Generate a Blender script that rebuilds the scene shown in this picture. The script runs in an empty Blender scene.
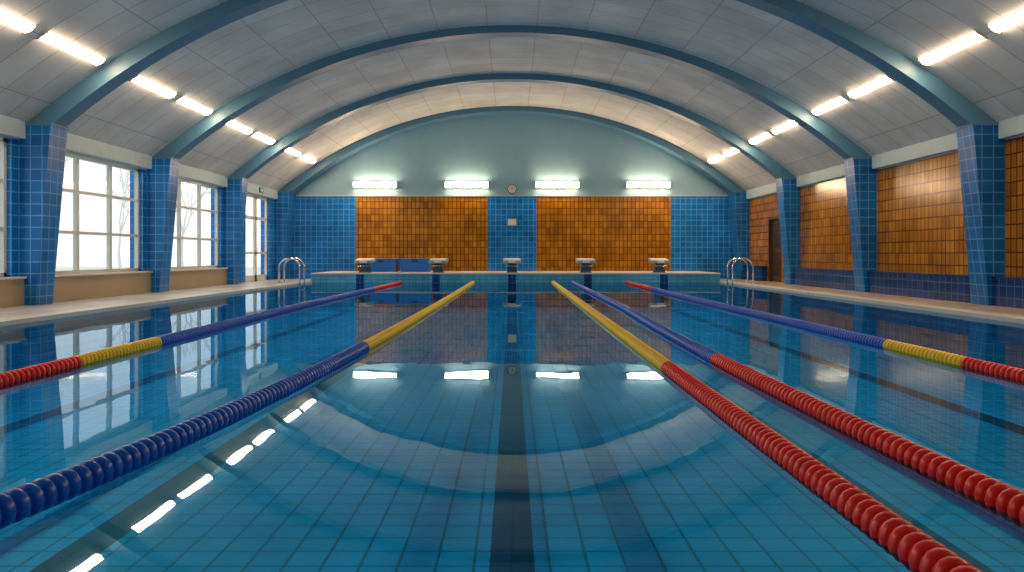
import bpy, bmesh, math, random
from mathutils import Vector, Matrix
random.seed(4)
scene = bpy.context.scene
try:
    scene.view_settings.view_transform = 'Standard'
    scene.view_settings.look = 'None'
except Exception as e:
    print(e)

# ------------------------------------------------------------------ materials
def new_mat(name):
    m = bpy.data.materials.new(name); m.use_nodes = True
    nt = m.node_tree; b = nt.nodes['Principled BSDF']
    return m, nt, b
def plain(name, col, rough=0.5, metal=0.0, var=0.08, scale=6.0, bump=0.0):
    m, nt, b = new_mat(name)
    n = nt.nodes.new('ShaderNodeTexNoise'); n.inputs['Scale'].default_value = scale
    n.inputs['Detail'].default_value = 5
    g = nt.nodes.new('ShaderNodeNewGeometry')
    nt.links.new(g.outputs['Position'], n.inputs['Vector'])
    mx = nt.nodes.new('ShaderNodeMix'); mx.data_type = 'RGBA'
    mx.inputs[6].default_value = (*[c*(1-var) for c in col], 1)
    mx.inputs[7].default_value = (*[min(1, c*(1+var)) for c in col], 1)
    nt.links.new(n.outputs['Fac'], mx.inputs[0])
    nt.links.new(mx.outputs[2], b.inputs['Base Color'])
    b.inputs['Roughness'].default_value = rough
    b.inputs['Metallic'].default_value = metal
    if bump:
        bp = nt.nodes.new('ShaderNodeBump'); bp.inputs['Strength'].default_value = bump
        bp.inputs['Distance'].default_value = 0.01
        nt.links.new(n.outputs['Fac'], bp.inputs['Height'])
        nt.links.new(bp.outputs[0], b.inputs['Normal'])
    return m
def tile(name, mode, w, h, c1, c2, grout, mortar=0.012, rough=0.2, bump=0.4, patch=0.25, spec=0.4):
    m, nt, b = new_mat(name); N = nt.nodes; L = nt.links
    if mode == 'uv':
        tc = N.new('ShaderNodeTexCoord'); vec = tc.outputs['UV']; base = vec
    else:
        g = N.new('ShaderNodeNewGeometry'); s = N.new('ShaderNodeSeparateXYZ')
        L.new(g.outputs['Position'], s.inputs[0])
        c = N.new('ShaderNodeCombineXYZ')
        if mode == 'floor':
            L.new(s.outputs[0], c.inputs[0]); L.new(s.outputs[1], c.inputs[1])
        else:
            a = N.new('ShaderNodeMath'); a.operation = 'ADD'
            L.new(s.outputs[0], a.inputs[0]); L.new(s.outputs[1], a.inputs[1])
            L.new(a.outputs[0], c.inputs[0]); L.new(s.outputs[2], c.inputs[1])
        vec = c.outputs[0]; base = g.outputs['Position']
    br = N.new('ShaderNodeTexBrick'); br.offset = 0; br.squash = 1
    L.new(vec, br.inputs['Vector'])
    br.inputs['Scale'].default_value = 1
    br.inputs['Brick Width'].default_value = w; br.inputs['Row Height'].default_value = h
    br.inputs['Mortar Size'].default_value = mortar; br.inputs['Mortar Smooth'].default_value = 0.1
    br.inputs['Color1'].default_value = (*c1, 1); br.inputs['Color2'].default_value = (*c2, 1)
    br.inputs['Mortar'].default_value = (*grout, 1); br.inputs['Bias'].default_value = 0
    n = N.new('ShaderNodeTexNoise'); n.inputs['Scale'].default_value = 0.9; n.inputs['Detail'].default_value = 4
    L.new(base, n.inputs['Vector'])
    mr = N.new('ShaderNodeMapRange'); mr.inputs[1].default_value = 0.3; mr.inputs[2].default_value = 0.7
    mr.inputs[3].default_value = 1-patch; mr.inputs[4].default_value = 1+patch
    L.new(n.outputs['Fac'], mr.inputs[0])
    mx = N.new('ShaderNodeVectorMath'); mx.operation = 'SCALE'
    L.new(br.outputs['Color'], mx.inputs[0]); L.new(mr.outputs[0], mx.inputs['Scale'])
    L.new(mx.outputs[0], b.inputs['Base Color'])
    b.inputs['Roughness'].default_value = rough
    b.inputs['Specular IOR Level'].default_value = spec
    bp = N.new('ShaderNodeBump'); bp.inputs['Strength'].default_value = bump; bp.inputs['Distance'].default_value = 0.004
    bp.invert = True
    L.new(br.outputs['Fac'], bp.inputs['Height']); L.new(bp.outputs[0], b.inputs['Normal'])
    return m
def emis(name, col, s):
    m, nt, b = new_mat(name)
    b.inputs['Base Color'].default_value = (0.9, 0.85, 0.75, 1)
    b.inputs['Emission Color'].default_value = (*col, 1)
    b.inputs['Emission Strength'].default_value = s
    return m

M = {}
M['blue'] = tile('blue_glazed_tile', 'wall', 0.20, 0.20, (0.004,0.145,0.52), (0.007,0.20,0.62), (0.11,0.36,0.68), 0.009)
M['bluecol'] = tile('blue_column_tile', 'wall', 0.20, 0.20, (0.004,0.12,0.43), (0.007,0.175,0.55), (0.11,0.34,0.62), 0.009, rough=0.28, spec=0.22)
M['navy'] = tile('navy_glazed_tile', 'wall', 0.20, 0.20, (0.004,0.035,0.17), (0.008,0.06,0.25), (0.05,0.13,0.28), 0.010, spec=0.3)
M['brown'] = tile('brown_glazed_tile', 'wall', 0.15, 0.24, (0.30,0.115,0.004), (0.48,0.20,0.007), (0.11,0.038,0.003), 0.013, rough=0.2, patch=0.30)
M['poolfloor'] = tile('pool_floor_tile', 'floor', 0.21, 0.21, (0.002,0.38,0.84), (0.003,0.44,0.92), (0.001,0.17,0.40), 0.009, rough=0.5, patch=0.18)
M['lane'] = tile('lane_marking_tile', 'floor', 0.21, 0.21, (0.002,0.022,0.13), (0.003,0.03,0.16), (0.002,0.012,0.06), 0.010, rough=0.5)
M['poolwall'] = tile('pool_wall_tile', 'wall', 0.21, 0.11, (0.06,0.34,0.54), (0.09,0.40,0.60), (0.03,0.2,0.35), 0.008, rough=0.3)
M['deckL'] = tile('pale_deck_tile', 'floor', 0.3, 0.3, (0.46,0.50,0.52), (0.52,0.55,0.56), (0.28,0.31,0.32), 0.010, rough=0.35)
M['deckR'] = tile('sand_deck_tile', 'floor', 0.3, 0.3, (0.40,0.34,0.26), (0.46,0.40,0.30), (0.26,0.22,0.16), 0.010, rough=0.35)
M['ceil'] = tile('ceiling_panel', 'uv', 1.16, 0.62, (0.52,0.57,0.60), (0.59,0.64,0.67), (0.33,0.37,0.40), 0.011, rough=0.75, bump=0.5, patch=0.14)
M['rib'] = plain('rib_blue_paint', (0.075,0.215,0.35), 0.45)
M['beam'] = plain('pale_beam_paint', (0.38,0.51,0.58), 0.6)
M['plaster'] = plain('pale_blue_plaster', (0.26,0.47,0.60), 0.7, scale=2)
M['white'] = plain('white_paint', (0.72,0.72,0.68), 0.4)
M['coping'] = plain('coping_stone', (0.58,0.60,0.58), 0.4, scale=15)
M['grey'] = plain('grey_plastic', (0.24,0.38,0.38), 0.4)
M['sill'] = plain('beige_sill_panel', (0.36,0.30,0.19), 0.5, scale=3)
M['frame'] = plain('window_frame_paint', (0.60,0.66,0.66), 0.45)
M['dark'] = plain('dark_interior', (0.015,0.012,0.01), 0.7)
M['wood'] = plain('door_wood', (0.10,0.04,0.012), 0.4)
M['chrome'] = plain('chrome_steel', (0.75,0.77,0.78), 0.15, 1.0, var=0.02)
M['bluepl'] = plain('blue_plastic', (0.005,0.15,0.62), 0.4)
M['navypl'] = plain('navy_pedestal', (0.01,0.05,0.13), 0.4)
M['rred'] = plain('red_float_plastic', (0.74,0.018,0.010), 0.28)
M['rblue'] = plain('blue_float_plastic', (0.001,0.115,0.62), 0.28)
M['ryel'] = plain('yellow_float_plastic', (0.88,0.62,0.01), 0.28)
M['green'] = plain('green_sign', (0.02,0.25,0.10), 0.4)
M['black'] = plain('black_paint', (0.02,0.02,0.02), 0.4)
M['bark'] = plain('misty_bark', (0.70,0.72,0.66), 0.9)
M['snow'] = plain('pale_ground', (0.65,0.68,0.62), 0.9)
M['tube'] = emis('warm_fluorescent_tube', (1.0,0.67,0.40), 52)
M['refl'] = plain('fixture_enamel', (0.75,0.66,0.5), 0.4)

# window glass
m, nt, b = new_mat('window_glass')
nt.nodes.remove(b); out = nt.nodes['Material Output']
tr = nt.nodes.new('ShaderNodeBsdfTransparent'); gl = nt.nodes.new('ShaderNodeBsdfGlossy'); gl.inputs['Roughness'].default_value = 0.05
mixs = nt.nodes.new('ShaderNodeMixShader'); mixs.inputs[0].default_value = 0.08
tr.inputs[0].default_value = (0.93,0.95,0.93,1)
nt.links.new(tr.outputs[0], mixs.inputs[1]); nt.links.new(gl.outputs[0], mixs.inputs[2]); nt.links.new(mixs.outputs[0], out.inputs[0])
M['glass'] = m
# water
m, nt, b = new_mat('pool_water'); N = nt.nodes; L = nt.links
N.remove(b); out = N['Material Output']
g = N.new('ShaderNodeNewGeometry')
mp = N.new('ShaderNodeMapping'); mp.inputs['Scale'].default_value = (1.0,0.55,1)
L.new(g.outputs['Position'], mp.inputs[0])
n1 = N.new('ShaderNodeTexNoise'); n1.inputs['Scale'].default_value = 1.8; n1.inputs['Detail'].default_value = 2
L.new(mp.outputs[0], n1.inputs['Vector'])
bp = N.new('ShaderNodeBump'); bp.inputs['Strength'].default_value = 0.3; bp.inputs['Distance'].default_value = 0.006
L.new(n1.outputs['Fac'], bp.inputs['Height'])
dt = N.new('ShaderNodeVectorMath'); dt.operation = 'DOT_PRODUCT'
L.new(bp.outputs[0], dt.inputs[0]); L.new(g.outputs['Incoming'], dt.inputs[1])
ab = N.new('ShaderNodeMath'); ab.operation = 'ABSOLUTE'; L.new(dt.outputs['Value'], ab.inputs[0])
om = N.new('ShaderNodeMath'); om.operation = 'SUBTRACT'; om.inputs[0].default_value = 1; L.new(ab.outputs[0], om.inputs[1])
pw = N.new('ShaderNodeMath'); pw.operation = 'POWER'; pw.inputs[1].default_value = 5; L.new(om.outputs[0], pw.inputs[0])
ma = N.new('ShaderNodeMath'); ma.operation = 'MULTIPLY_ADD'; ma.inputs[1].default_value = 0.76; ma.inputs[2].default_value = 0.01
L.new(pw.outputs[0], ma.inputs[0])
mr = N.new('ShaderNodeMapRange'); mr.inputs[1].default_value = 0.0; mr.inputs[2].default_value = 0.42
L.new(ab.outputs[0], mr.inputs[0])
tcm = N.new('ShaderNodeMix'); tcm.data_type = 'RGBA'
tcm.inputs[6].default_value = (0.08,0.42,0.66,1); tcm.inputs[7].default_value = (0.35,0.92,1.0,1)
L.new(mr.outputs[0], tcm.inputs[0])
tr = N.new('ShaderNodeBsdfTransparent'); L.new(tcm.outputs[2], tr.inputs[0])
gl = N.new('ShaderNodeBsdfGlossy'); gl.inputs['Roughness'].default_value = 0.0
gl.inputs['Color'].default_value = (0.68,0.87,1,1)
L.new(bp.outputs[0], gl.inputs['Normal'])
mixs = N.new('ShaderNodeMixShader'); L.new(ma.outputs[0], mixs.inputs[0])
L.new(tr.outputs[0], mixs.inputs[1]); L.new(gl.outputs[0], mixs.inputs[2]); L.new(mixs.outputs[0], out.inputs[0])
M['water'] = m

# ------------------------------------------------------------------ mesh builder
class MB:
    def __init__(s): s.v=[]; s.f=[]; s.m=[]; s.mats=[]; s.sm=[]; s.uv={}
    def mi(s, k):
        if k not in s.mats: s.mats.append(k)
        return s.mats.index(k)
    def face(s, idx, k, smooth=False): s.f.append(idx); s.m.append(s.mi(k)); s.sm.append(smooth)
    def quad(s, pts, k):
        b=len(s.v); s.v += [tuple(p) for p in pts]; s.face(list(range(b,b+len(pts))), k)
    def hexa(s, lo, hi, k):
        b=len(s.v); s.v += [tuple(p) for p in lo]+[tuple(p) for p in hi]; n=len(lo)
        s.face([b+i for i in reversed(range(n))], k); s.face([b+n+i for i in range(n)], k)
        for i in range(n):
            j=(i+1)%n; s.face([b+i,b+j,b+n+j,b+n+i], k)
    def box(s, x0,x1,y0,y1,z0,z1,k):
        s.hexa([(x0,y0,z0),(x1,y0,z0),(x1,y1,z0),(x0,y1,z0)],[(x0,y0,z1),(x1,y0,z1),(x1,y1,z1),(x0,y1,z1)],k)
    def tube(s, pts, rad, k, seg=10, caps=True):
        pts=[Vector(p) for p in pts]; n=len(pts)
        if not hasattr(rad,'__len__'): rad=[rad]*n
        b=len(s.v); prev=None
        for i,p in enumerate(pts):
            t=(pts[min(i+1,n-1)]-pts[max(i-1,0)]).normalized()
            if prev is None:
                a=Vector((0,0,1)) if abs(t.z)<0.9 else Vector((1,0,0))
                u=t.cross(a).normalized()
            else:
                u=(prev-t*prev.dot(t)).normalized()
            prev=u; w=t.cross(u)
            for j in range(seg):
                an=2*math.pi*j/seg
                s.v.append(tuple(p+(u*math.cos(an)+w*math.sin(an))*rad[i]))
        for i in range(n-1):
            for j in range(seg):
                j2=(j+1)%seg
                kk=k[i] if isinstance(k,list) else k
                s.face([b+i*seg+j,b+i*seg+j2,b+(i+1)*seg+j2,b+(i+1)*seg+j], kk, True)
        if caps:
            kk=k[0] if isinstance(k,list) else k
            s.face([b+j for j in range(seg)],kk); s.face([b+(n-1)*seg+j for j in range(seg)],kk)
    def build(s, name, bevel=0, recalc=True):
        me=bpy.data.meshes.new(name); me.from_pydata(s.v,[],s.f)
        for k in s.mats: me.materials.append(M[k])
        me.polygons.foreach_set('material_index', s.m); me.polygons.foreach_set('use_smooth', s.sm)
        if recalc:
            bm=bmesh.new(); bm.from_mesh(me); bmesh.ops.recalc_face_normals(bm, faces=bm.faces); bm.to_mesh(me); bm.free()
        me.update()
        o=bpy.data.objects.new(name, me); scene.collection.objects.link(o)
        if bevel:
            md=o.modifiers.new('bevel','BEVEL'); md.width=bevel; md.segments=2; md.limit_method='ANGLE'
        return o

# ------------------------------------------------------------------ dimensions
CAM=0.92; W=8.5; YE=28.0; YB=-5.0; PL=-6.6; PR=6.85; PE=25.0; PB=-1.8
DZ=0.05; FZ=-0.80
BT=CAM+2.40; BB=CAM+1.98; SILL=CAM-0.37
RIBS=[-4.75,-0.6,4.05,8.7,13.35,17.95,22.65,27.45]
RW=0.5

# ---- pool basin
m_=MB()
lines=[-5.0,-2.5,0,2.5,5.0]; x=PL
for c in lines:
    m_.quad([(x,PB,FZ),(c-0.125,PB,FZ),(c-0.125,PE,FZ),(x,PE,FZ)],'poolfloor')
    m_.quad([(c-0.125,PB,FZ),(c+0.125,PB,FZ),(c+0.125,PE-1.5,FZ),(c-0.125,PE-1.5,FZ)],'lane')
    m_.quad([(c-0.125,PE-1.5,FZ),(c+0.125,PE-1.5,FZ),(c+0.125,PE,FZ),(c-0.125,PE,FZ)],'poolfloor')
    m_.quad([(c-0.5,PE-1.75,FZ+0.004),(c+0.5,PE-1.75,FZ+0.004),(c+0.5,PE-1.5,FZ+0.004),(c-0.5,PE-1.5,FZ+0.004)],'lane')
    x=c+0.125
m_.quad([(x,PB,FZ),(PR,PB,FZ),(PR,PE,FZ),(x,PE,FZ)],'poolfloor')
m_.quad([(PL,PB,FZ),(PL,PE,FZ),(PL,PE,DZ-0.04),(PL,PB,DZ-0.04)],'poolwall')
m_.quad([(PR,PB,FZ),(PR,PE,FZ),(PR,PE,DZ-0.04),(PR,PB,DZ-0.04)],'poolwall')
m_.quad([(PL,PB,FZ),(PR,PB,FZ),(PR,PB,DZ-0.04),(PL,PB,DZ-0.04)],'poolwall')
m_.quad([(PL,PE,FZ),(PR,PE,FZ),(PR,PE,0.29),(PL,PE,0.29)],'poolwall')
for c in lines:
    m_.quad([(c-0.13,PE-0.004,FZ),(c+0.13,PE-0.004,FZ),(c+0.13,PE-0.004,0.28),(c-0.13,PE-0.004,0.28)],'navy')
m_.build('swimming_pool_basin', recalc=False)
m_=MB(); m_.quad([(PL,PB,0),(PR,PB,0),(PR,PE,0),(PL,PE,0)],'water'); m_.build('pool_water', recalc=False)

# ---- decks
m_=MB()
m_.box(-W,PL-0.3,YB,YE,-0.3,DZ,'deckL')
m_.box(PL-0.3,PL+0.02,YB,YE,DZ-0.05,DZ+0.012,'coping')
m_.box(PR+0.3,W,YB,YE,-0.3,DZ,'deckR')
m_.box(PR-0.02,PR+0.3,YB,YE,DZ-0.05,DZ+0.012,'coping')
m_.box(PL,PR,YB,PB,-0.3,DZ,'deckL')
m_.build('floor')
m_=MB()
m_.box(PL,PR,PE+0.005,YE,-0.3,0.29,'poolwall')
m_.box(PL,PR,PE-0.04,YE,0.29,0.33,'coping')
m_.build('end_platform')

# ---- side walls
def wall_left():
    m_=MB()
    x0,x1=-W-0.3,-W
    m_.box(x0,x1,YB,YE,BB,BT+0.15,'beam')
    for i in range(len(RIBS)-1):
        a=RIBS[i]+RW/2; b=RIBS[i+1]-RW/2
        if i<len(RIBS)-2:
            m_.box(x0,x1,a,b,-0.3,SILL,'sill')
            m_.box(x0,x1,a,a+0.2,SILL,BB,'blue'); m_.box(x0,x1,b-0.2,b,SILL,BB,'blue')
        else:
            m_.box(x0,x1,a,24.25,-0.3,BB,'blue'); m_.box(x0,x1,26.6,b,-0.3,BB,'blue')
            m_.box(x0,x1,24.25,26.6,-0.3,DZ,'sill')
    for r in RIBS: m_.box(x0,x1,r-RW/2,r+RW/2+(0.35 if r>27 else 0),-0.3,BB,'blue')
    m_.build('wall_left')
wall_left()
m_=MB(); x0,x1=W,W+0.3
m_.box(x0,x1,YB,YE,BB,BT+0.15,'beam')
m_.box(x0,x1,YB,24.0,-0.3,BB,'brown'); m_.box(x0,x1,25.15,YE,-0.3,BB,'brown'); m_.box(x0,x1,24.0,25.15,2.15,BB,'brown')
m_.box(x0,x1,24.0,25.15,-0.3,DZ,'deckR')
m_.build('wall_right')
for k,sx in enumerate((-1,1)):
    m_=MB()
    for i in range(len(RIBS)-1):
        a=RIBS[i]+RW/2; b=RIBS[i+1]-RW/2
        xa,xb=sorted((sx*(W-0.12),sx*W)); m_.box(xa,xb,a,b,BB+0.02,BT+0.02,'beam')
    m_.build('trim_%d'%(k+1), bevel=0.01)
m_=MB()
for i in range(len(RIBS)-1):
    a=RIBS[i]+RW/2; b=RIBS[i+1]-RW/2
    if i==len(RIBS)-2: a=25.3
    m_.box(W-0.22,W,a,b,DZ,SILL-0.03,'navy'); m_.box(W-0.24,W,a,b,SILL-0.03,SILL,'navy')
m_.build('baseboard_right')
m_=MB()
for i in range(len(RIBS)-2):
    a=RIBS[i]+RW/2; b=RIBS[i+1]-RW/2
    m_.box(-W,-W+0.10,a,b,DZ,SILL-0.04,'sill'); m_.box(-W,-W+0.14,a,b,SILL-0.04,SILL,'coping')
m_.build('baseboard_left', bevel=0.008)

# ---- end wall
def end_wall():
    m_=MB(); y=YE
    TZ=CAM+2.18
    segs=[(-W-0.3,-5.75,'blue'),(-5.75,-0.9,'brown'),(-0.9,0.9,'blue'),(0.9,5.85,'brown'),(5.85,W+0.3,'blue')]
    for a,b,k in segs: m_.box(a,b,y,y+0.3,-0.3,TZ,k)
    m_.box(-W-0.3,W+0.3,y,y+0.3,TZ,8.0,'plaster')
    m_.build('wall_back')
    t=MB(); t.box(-W+0.3,W-0.3,y-0.03,y,TZ-0.02,TZ+0.04,'beam'); t.build('trim_3')
end_wall()
m_=MB(); m_.box(-W-0.3,W+0.3,YB-0.3,YB,-0.3,8.0,'plaster'); m_.build('wall_front')

# ---- vaulted ceiling
def circ(halfw, zs, zp):
    rise=zp-zs; R=(halfw**2+rise**2)/(2*rise); return R, zp-R
Rc,Zc=circ(W,BT,CAM+5.52)
NS=64; bm=bmesh.new(); uvl=bm.loops.layers.uv.new('UVMap')
a0=math.asin((W+0.25)/Rc)
ys=[YB-0.3]+[float(y) for y in range(-4,28,4)]+[YE+0.3]
grid=[]
for i in range(NS+1):
    a=-a0+2*a0*i/NS
    grid.append([bm.verts.new((Rc*math.sin(a),y,Zc+Rc*math.cos(a))) for y in ys])
for i in range(NS):
    for j in range(len(ys)-1):
        f=bm.faces.new([grid[i][j],grid[i][j+1],grid[i+1][j+1],grid[i+1][j]]); f.smooth=True
        aa=[-a0+2*a0*i/NS,-a0+2*a0*i/NS,-a0+2*a0*(i+1)/NS,-a0+2*a0*(i+1)/NS]; jj=[j,j+1,j+1,j]
        for l,a,j_ in zip(f.loops,aa,jj): l[uvl].uv=(a*Rc+0.58,ys[j_]-0.2)
me=bpy.data.meshes.new('ceiling'); bm.to_mesh(me); bm.free(); me.materials.append(M['ceil'])
o=bpy.data.objects.new('ceiling',me); scene.collection.objects.link(o)
sd=o.modifiers.new('s','SOLIDIFY'); sd.thickness=0.15; sd.offset=1

# ---- ribs with tapered tiled columns (portal frames)
XT=7.95; XB=8.22; ZT=CAM+2.27
Ri,Zi=circ(XT,ZT,CAM+5.20)
for r in RIBS:
    m_=MB(); y0,y1=r-RW/2,r+RW/2
    if r>27: y1=YE
    for sx in (-1,1):
        lo=[(sx*XB,y0,DZ),(sx*W,y0,DZ),(sx*W,y1,DZ),(sx*XB,y1,DZ)]
        hi=[(sx*XT,y0,ZT),(sx*W,y0,ZT),(sx*W,y1,ZT),(sx*XT,y1,ZT)]
        m_.hexa(lo,hi,'bluecol')
    n=56; ai=math.asin(XT/Ri)
    ring=[]
    for i in range(n+1):
        t=-1+2*i/n
        a=t*ai; inn=(Ri*math.sin(a),Zi+Ri*math.cos(a))
        a2=t*math.asin(W/Rc); outp=(Rc*math.sin(a2),Zc+Rc*math.cos(a2)+0.03)
        if i in (0,n): inn=(math.copysign(XT,t),ZT); 
        ring.append((inn,outp))
    b=len(m_.v)
    yy0,yy1=y0+0.06,y1-0.06
    if r>27: yy0=y0+0.2; yy1=YE
    for inn,ou in ring:
        m_.v += [(inn[0],yy0,inn[1]),(inn[0],yy1,inn[1]),(ou[0],yy1,ou[1]),(ou[0],yy0,ou[1])]
    for i in range(n):
        p=b+4*i; q=p+4
        m_.face([p,q,q+1,p+1],'rib'); m_.face([p+3,p,q,q+3][::-1],'rib'); m_.face([p+1,p+2,q+2,q+1],'rib'); m_.face([p+2,p+3,q+3,q+2],'rib')
    for sx in (-1,1):   # triangular haunch filling the corner between rib foot and wall, plus column cap
        p3=[(sx*XT,ZT),(sx*W,ZT),(sx*W,BT+0.03)]
        m_.hexa([(a,yy0,z) for a,z in p3],[(a,yy1,z) for a,z in p3],'rib')
        xs=sorted((sx*(XT-0.015),sx*W)); m_.box(xs[0],xs[1],y0-0.012,(y1+0.012) if r<27 else YE,ZT-0.03,ZT+0.02,'rib')
    m_.build('arched_portal_frame')

# ---- windows
def window(name,a,b,z0,z1,cols,rows,x=-W-0.12):
    m_=MB(); t=0.07
    def bar(ya,yb,za,zb,d=0.04): m_.box(x-d,x+d,ya,yb,za,zb,'frame')
    bar(a,a+t,z0,z1); bar(b-t,b,z0,z1); bar(a,b,z0,z0+t); bar(a,b,z1-t,z1)
    for i in range(1,cols):
        y=a+(b-a)*i/cols; bar(y-0.05,y+0.05,z0,z1,0.035)
    for rz in rows:
        z=z0+(z1-z0)*rz; bar(a,b,z-0.03,z+0.03,0.03)
    m_.quad([(x,a,z0),(x,b,z0),(x,b,z1),(x,a,z1)],'glass')
    m_.build(name)
n=0
for i in range(len(RIBS)-2):
    a=RIBS[i]+RW/2+0.2; b=RIBS[i+1]-RW/2-0.2
    n+=1; window('window_%d'%n,a,b,SILL,BB,3,(0.345,0.69))
# left glazed double door
m_=MB(); x=-W-0.1
for a,b in ((24.25,25.42),(25.43,26.6)):
    for ya,yb in ((a,a+0.09),(b-0.09,b)): m_.box(x-0.03,x+0.03,ya,yb,DZ,BB,'white')
    for za,zb in ((DZ,DZ+0.2),(0.95,1.03),(2.1,2.2),(BB-0.08,BB)): m_.box(x-0.03,x+0.03,a,b,za,zb,'white')
    m_.quad([(x,a,DZ),(x,b,DZ),(x,b,BB),(x,a,BB)],'glass')
m_.tube([(x+0.04,25.34,1.0),(x+0.1,25.34,1.0),(x+0.1,25.34,1.25),(x+0.04,25.34,1.25)],0.012,'chrome',8)
m_.build('door_1')
# right door
m_=MB()
for ya,yb in ((24.0,24.07),(25.08,25.15)): m_.box(W-0.02,W+0.32,ya,yb,DZ,2.15,'wood')
m_.box(W-0.02,W+0.32,24.0,25.15,2.08,2.15,'wood')
m_.box(W+0.1,W+0.15,24.07,25.08,DZ,2.08,'wood')
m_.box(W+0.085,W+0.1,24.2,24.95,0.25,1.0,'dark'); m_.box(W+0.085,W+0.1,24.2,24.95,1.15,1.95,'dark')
m_.tube([(W+0.1,24.2,1.07),(W+0.03,24.2,1.07),(W+0.03,24.33,1.07)],0.012,'chrome',8)
m_.build('door_2')
m_=MB(); m_.box(-W+0.13,-W+0.17,25.15,25.5,BB+0.10,BB+0.27,'green'); m_.box(-W+0.17,-W+0.175,25.25,25.4,BB+0.14,BB+0.22,'white'); m_.build('exit_sign')

# ---- fluorescent fixtures
def fixture(c, axis, length, tilt=0):
    m_=MB(); h=length/2
    m_.box(-0.11,0.11,-h,h,0.04,0.13,'refl')
    seg=10
    prof=[(0.10*math.cos(math.pi*k/seg), 0.04-0.115*math.sin(math.pi*k/seg)**0.7) for k in range(seg+1)]
    m_.hexa([(p[0],-h+0.02,p[1]) for p in prof],[(p[0],h-0.02,p[1]) for p in prof],'tube')
    m_.box(-0.10,0.10,-h-0.005,-h+0.02,-0.06,0.05,'refl'); m_.box(-0.10,0.10,h-0.02,h+0.005,-0.06,0.05,'refl')
    o=m_.build('fluorescent_lamp')
    if axis=='y': o.rotation_euler=(0,tilt,0)
    o.location=c
    return o
for i in range(1,7):
    mid=-2.72+4.65*i
    for s in (-1,1):
        for d in (-0.95,0.95):
            X=7.05; z=Zc+math.sqrt(Rc**2-X*X)-0.14
            an=math.asin(X/Rc)
            fixture((s*X,mid+d,z),'y',1.62,s*an)
for X in (-5.02,-1.66,1.66,5.0):
    o=fixture((X,YE-0.13,CAM+2.58),'x',1.6)
    o.rotation_euler=Matrix(((0,1,0),(0,0,1),(1,0,0))).to_euler()

# ---- wall clock and notice
m_=MB()
cz=CAM+2.43
m_.tube([(0,YE,cz),(0,YE-0.05,cz)],0.17,'black',32); m_.tube([(0,YE-0.05,cz),(0,YE-0.056,cz)],0.15,'white',32)
m_.box(-0.008,0.008,YE-0.062,YE-0.057,cz,cz+0.12,'black'); m_.box(0,0.09,YE-0.062,YE-0.057,cz-0.008,cz+0.008,'black')
m_.build('wall_clock')
m_=MB(); m_.box(-0.17,0.17,YE-0.03,YE,CAM+1.08,CAM+1.34,'grey'); m_.box(-0.14,0.14,YE-0.034,YE-0.03,CAM+1.11,CAM+1.31,'white'); m_.build('wall_notice')

# ---- starting blocks
for X in (-4.88,-2.44,0,2.44,4.88):
    m_=MB(); y=PE
    m_.hexa([(X-0.17,y+0.05,0.33),(X+0.17,y+0.05,0.33),(X+0.17,y+0.45,0.33),(X-0.17,y+0.45,0.33)],
            [(X-0.13,y+0.08,0.66),(X+0.13,y+0.08,0.66),(X+0.13,y+0.42,0.70),(X-0.13,y+0.42,0.70)],'navypl')
    m_.hexa([(X-0.30,y-0.06,0.65),(X+0.30,y-0.06,0.65),(X+0.30,y+0.58,0.72),(X-0.30,y+0.58,0.72)],
            [(X-0.30,y-0.06,0.74),(X+0.30,y-0.06,0.74),(X+0.30,y+0.58,0.81),(X-0.30,y+0.58,0.81)],'grey')
    m_.hexa([(X-0.26,y-0.02,0.746),(X+0.26,y-0.02,0.746),(X+0.26,y+0.54,0.807),(X-0.26,y+0.54,0.807)],
            [(X-0.26,y-0.02,0.752),(X+0.26,y-0.02,0.752),(X+0.26,y+0.54,0.815),(X-0.26,y+0.54,0.815)],'white')
    m_.box(X-0.12,X+0.12,y-0.075,y-0.06,0.655,0.735,'white')
    m_.tube([(X-0.2,y-0.02,0.62),(X-0.2,y-0.09,0.56),(X+0.2,y-0.09,0.56),(X+0.2,y-0.02,0.62)],0.014,'chrome',8)
    m_.box(X-0.19,X+0.19,y+0.02,y+0.48,0.33,0.36,'grey')
    m_.build('starting_block', bevel=0.01)
# ---- blue bins
for a,b in ((-5.15,-4.02),(-3.93,-2.85)):
    m_=MB(); y=26.5
    m_.hexa([(a+0.04,y,0.33),(b-0.04,y,0.33),(b-0.04,y+0.6,0.33),(a+0.04,y+0.6,0.33)],[(a,y-0.03,0.74),(b,y-0.03,0.74),(b,y+0.63,0.74),(a,y+0.63,0.74)],'bluepl')
    m_.box(a-0.02,b+0.02,y-0.05,y+0.65,0.74,0.79,'bluepl')
    m_.box((a+b)/2-0.1,(a+b)/2+0.1,y-0.065,y-0.05,0.66,0.77,'navypl')
    m_.build('storage_bin', bevel=0.012)

# ---- pool ladders
for sx,edge in ((-1,PL),(1,PR)):
    m_=MB(); yc=23.6
    for dy in (-0.27,0.27):
        pts=[]
        xi=edge-sx*0.08; xo=edge+sx*0.55
        pts.append((xi,yc+dy,-0.7)); pts.append((xi,yc+dy,0.55))
        for i in range(1,12):
            a=math.pi-math.pi*i/12
            cx=(xi+xo)/2; rx=abs(xo-xi)/2
            pts.append((cx+sx*rx*math.cos(a),yc+dy,0.55+0.27*math.sin(a)))
        pts.append((xo,yc+dy,0.55)); pts.append((xo,yc+dy,DZ+0.01))
        m_.tube(pts,0.024,'chrome',12)
        m_.tube([(xo,yc+dy,DZ+0.012),(xo,yc+dy,DZ+0.03)],0.05,'chrome',12)
    for z in (-0.55,-0.3,-0.05,0.16):
        m_.box(xi-0.04,xi+0.04,yc-0.27,yc+0.27,z,z+0.025,'chrome')
    m_.build('pool_ladder')

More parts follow.
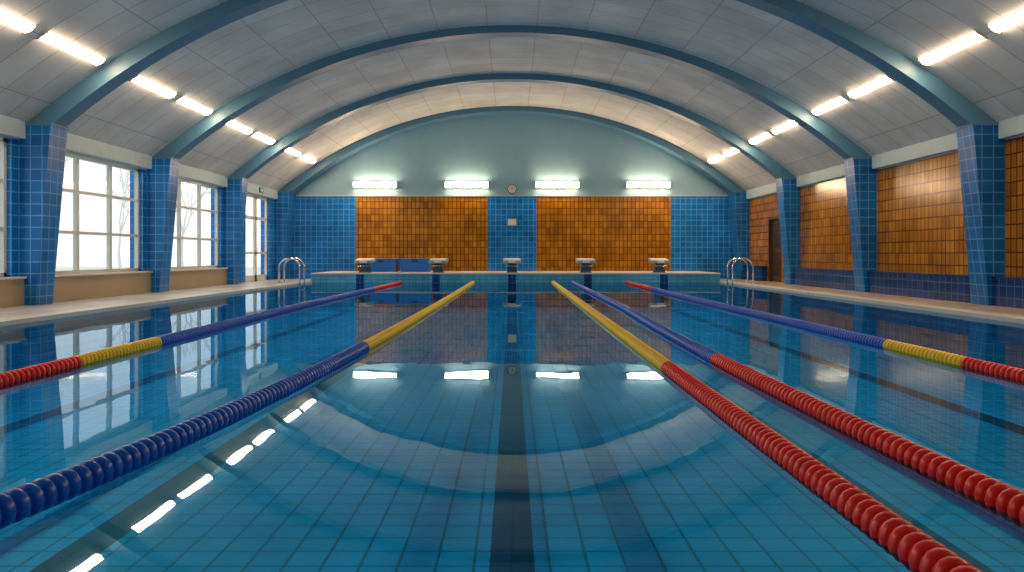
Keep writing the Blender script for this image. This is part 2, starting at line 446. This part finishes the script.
# ---- lane ropes
def rope(xf, cols):
    m_=MB(); U=0.062
    prof=[(0.0,0.022),(0.14,0.022),(0.18,0.050),(0.28,0.060),(0.52,0.062),(0.76,0.060),(0.86,0.050),(0.90,0.022)]
    pts=[];rad=[];ks=[]
    y=PB+0.1; 
    while y<PE-0.15:
        k=[c for c,e in cols if y<e][0]
        for t,r in prof:
            yy=y+t*U; pts.append((xf(yy),yy,0.018)); rad.append(r); ks.append(k)
        y+=U
    m_.tube(pts,rad,ks,14)
    m_.tube([(xf(PB),PB,0.018),(xf(PB+0.15),PB+0.15,0.018)],0.008,'chrome',8)
    m_.tube([(xf(PE-0.2),PE-0.2,0.018),(xf(PE),PE,0.018)],0.008,'chrome',8)
    return m_.build('lane_rope', recalc=True)
rope(lambda y:-(1.2+1.95/max(y+0.55,2.0)), [('rblue',7.4),('ryel',99)])
rope(lambda y:-3.68+0.04*math.sin(y*0.35), [('rred',6.3),('ryel',7.8),('rblue',20),('rred',99)])
rope(lambda y:1.23+0.12*(max(y,0)/25)**1.5, [('rred',6.0),('ryel',99)])
rope(lambda y:1.88-0.12*math.sin(min(max(y,0),13)/13*math.pi)+0.09*(max(y,0)/25)**2, [('rred',6.5),('rblue',99)])
rope(lambda y:3.72+0.05*math.sin(y*0.3), [('rred',6.25),('ryel',7.6),('rblue',20),('rred',99)])

# ---- outside
m_=MB(); m_.box(-80,-W-0.35,-40,90,-0.6,-0.5,'snow'); m_.build('ground')
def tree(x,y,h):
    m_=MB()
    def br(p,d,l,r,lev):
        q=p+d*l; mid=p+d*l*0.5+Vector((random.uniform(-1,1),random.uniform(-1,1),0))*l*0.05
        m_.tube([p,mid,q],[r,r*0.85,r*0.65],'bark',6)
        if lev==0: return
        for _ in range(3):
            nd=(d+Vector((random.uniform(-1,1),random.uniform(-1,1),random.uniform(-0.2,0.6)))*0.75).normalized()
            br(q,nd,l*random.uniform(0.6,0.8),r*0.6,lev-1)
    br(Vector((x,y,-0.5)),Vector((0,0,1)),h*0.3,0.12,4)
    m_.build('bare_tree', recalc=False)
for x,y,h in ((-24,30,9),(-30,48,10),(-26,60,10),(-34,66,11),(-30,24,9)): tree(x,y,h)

# ---- world
w=bpy.data.worlds.new('overcast_sky'); scene.world=w; w.use_nodes=True
bg=w.node_tree.nodes['Background']; bg.inputs[0].default_value=(0.96,0.98,1.0,1); bg.inputs[1].default_value=1.35

# ---- camera
cd=bpy.data.cameras.new('camera'); cam=bpy.data.objects.new('camera',cd); scene.collection.objects.link(cam)
cd.sensor_width=36; cd.lens=760/1024*36; cd.shift_y=-31/1024
cam.location=(0,0,CAM); cam.rotation_euler=(math.radians(90),0,0); cd.clip_end=300
scene.camera=cam
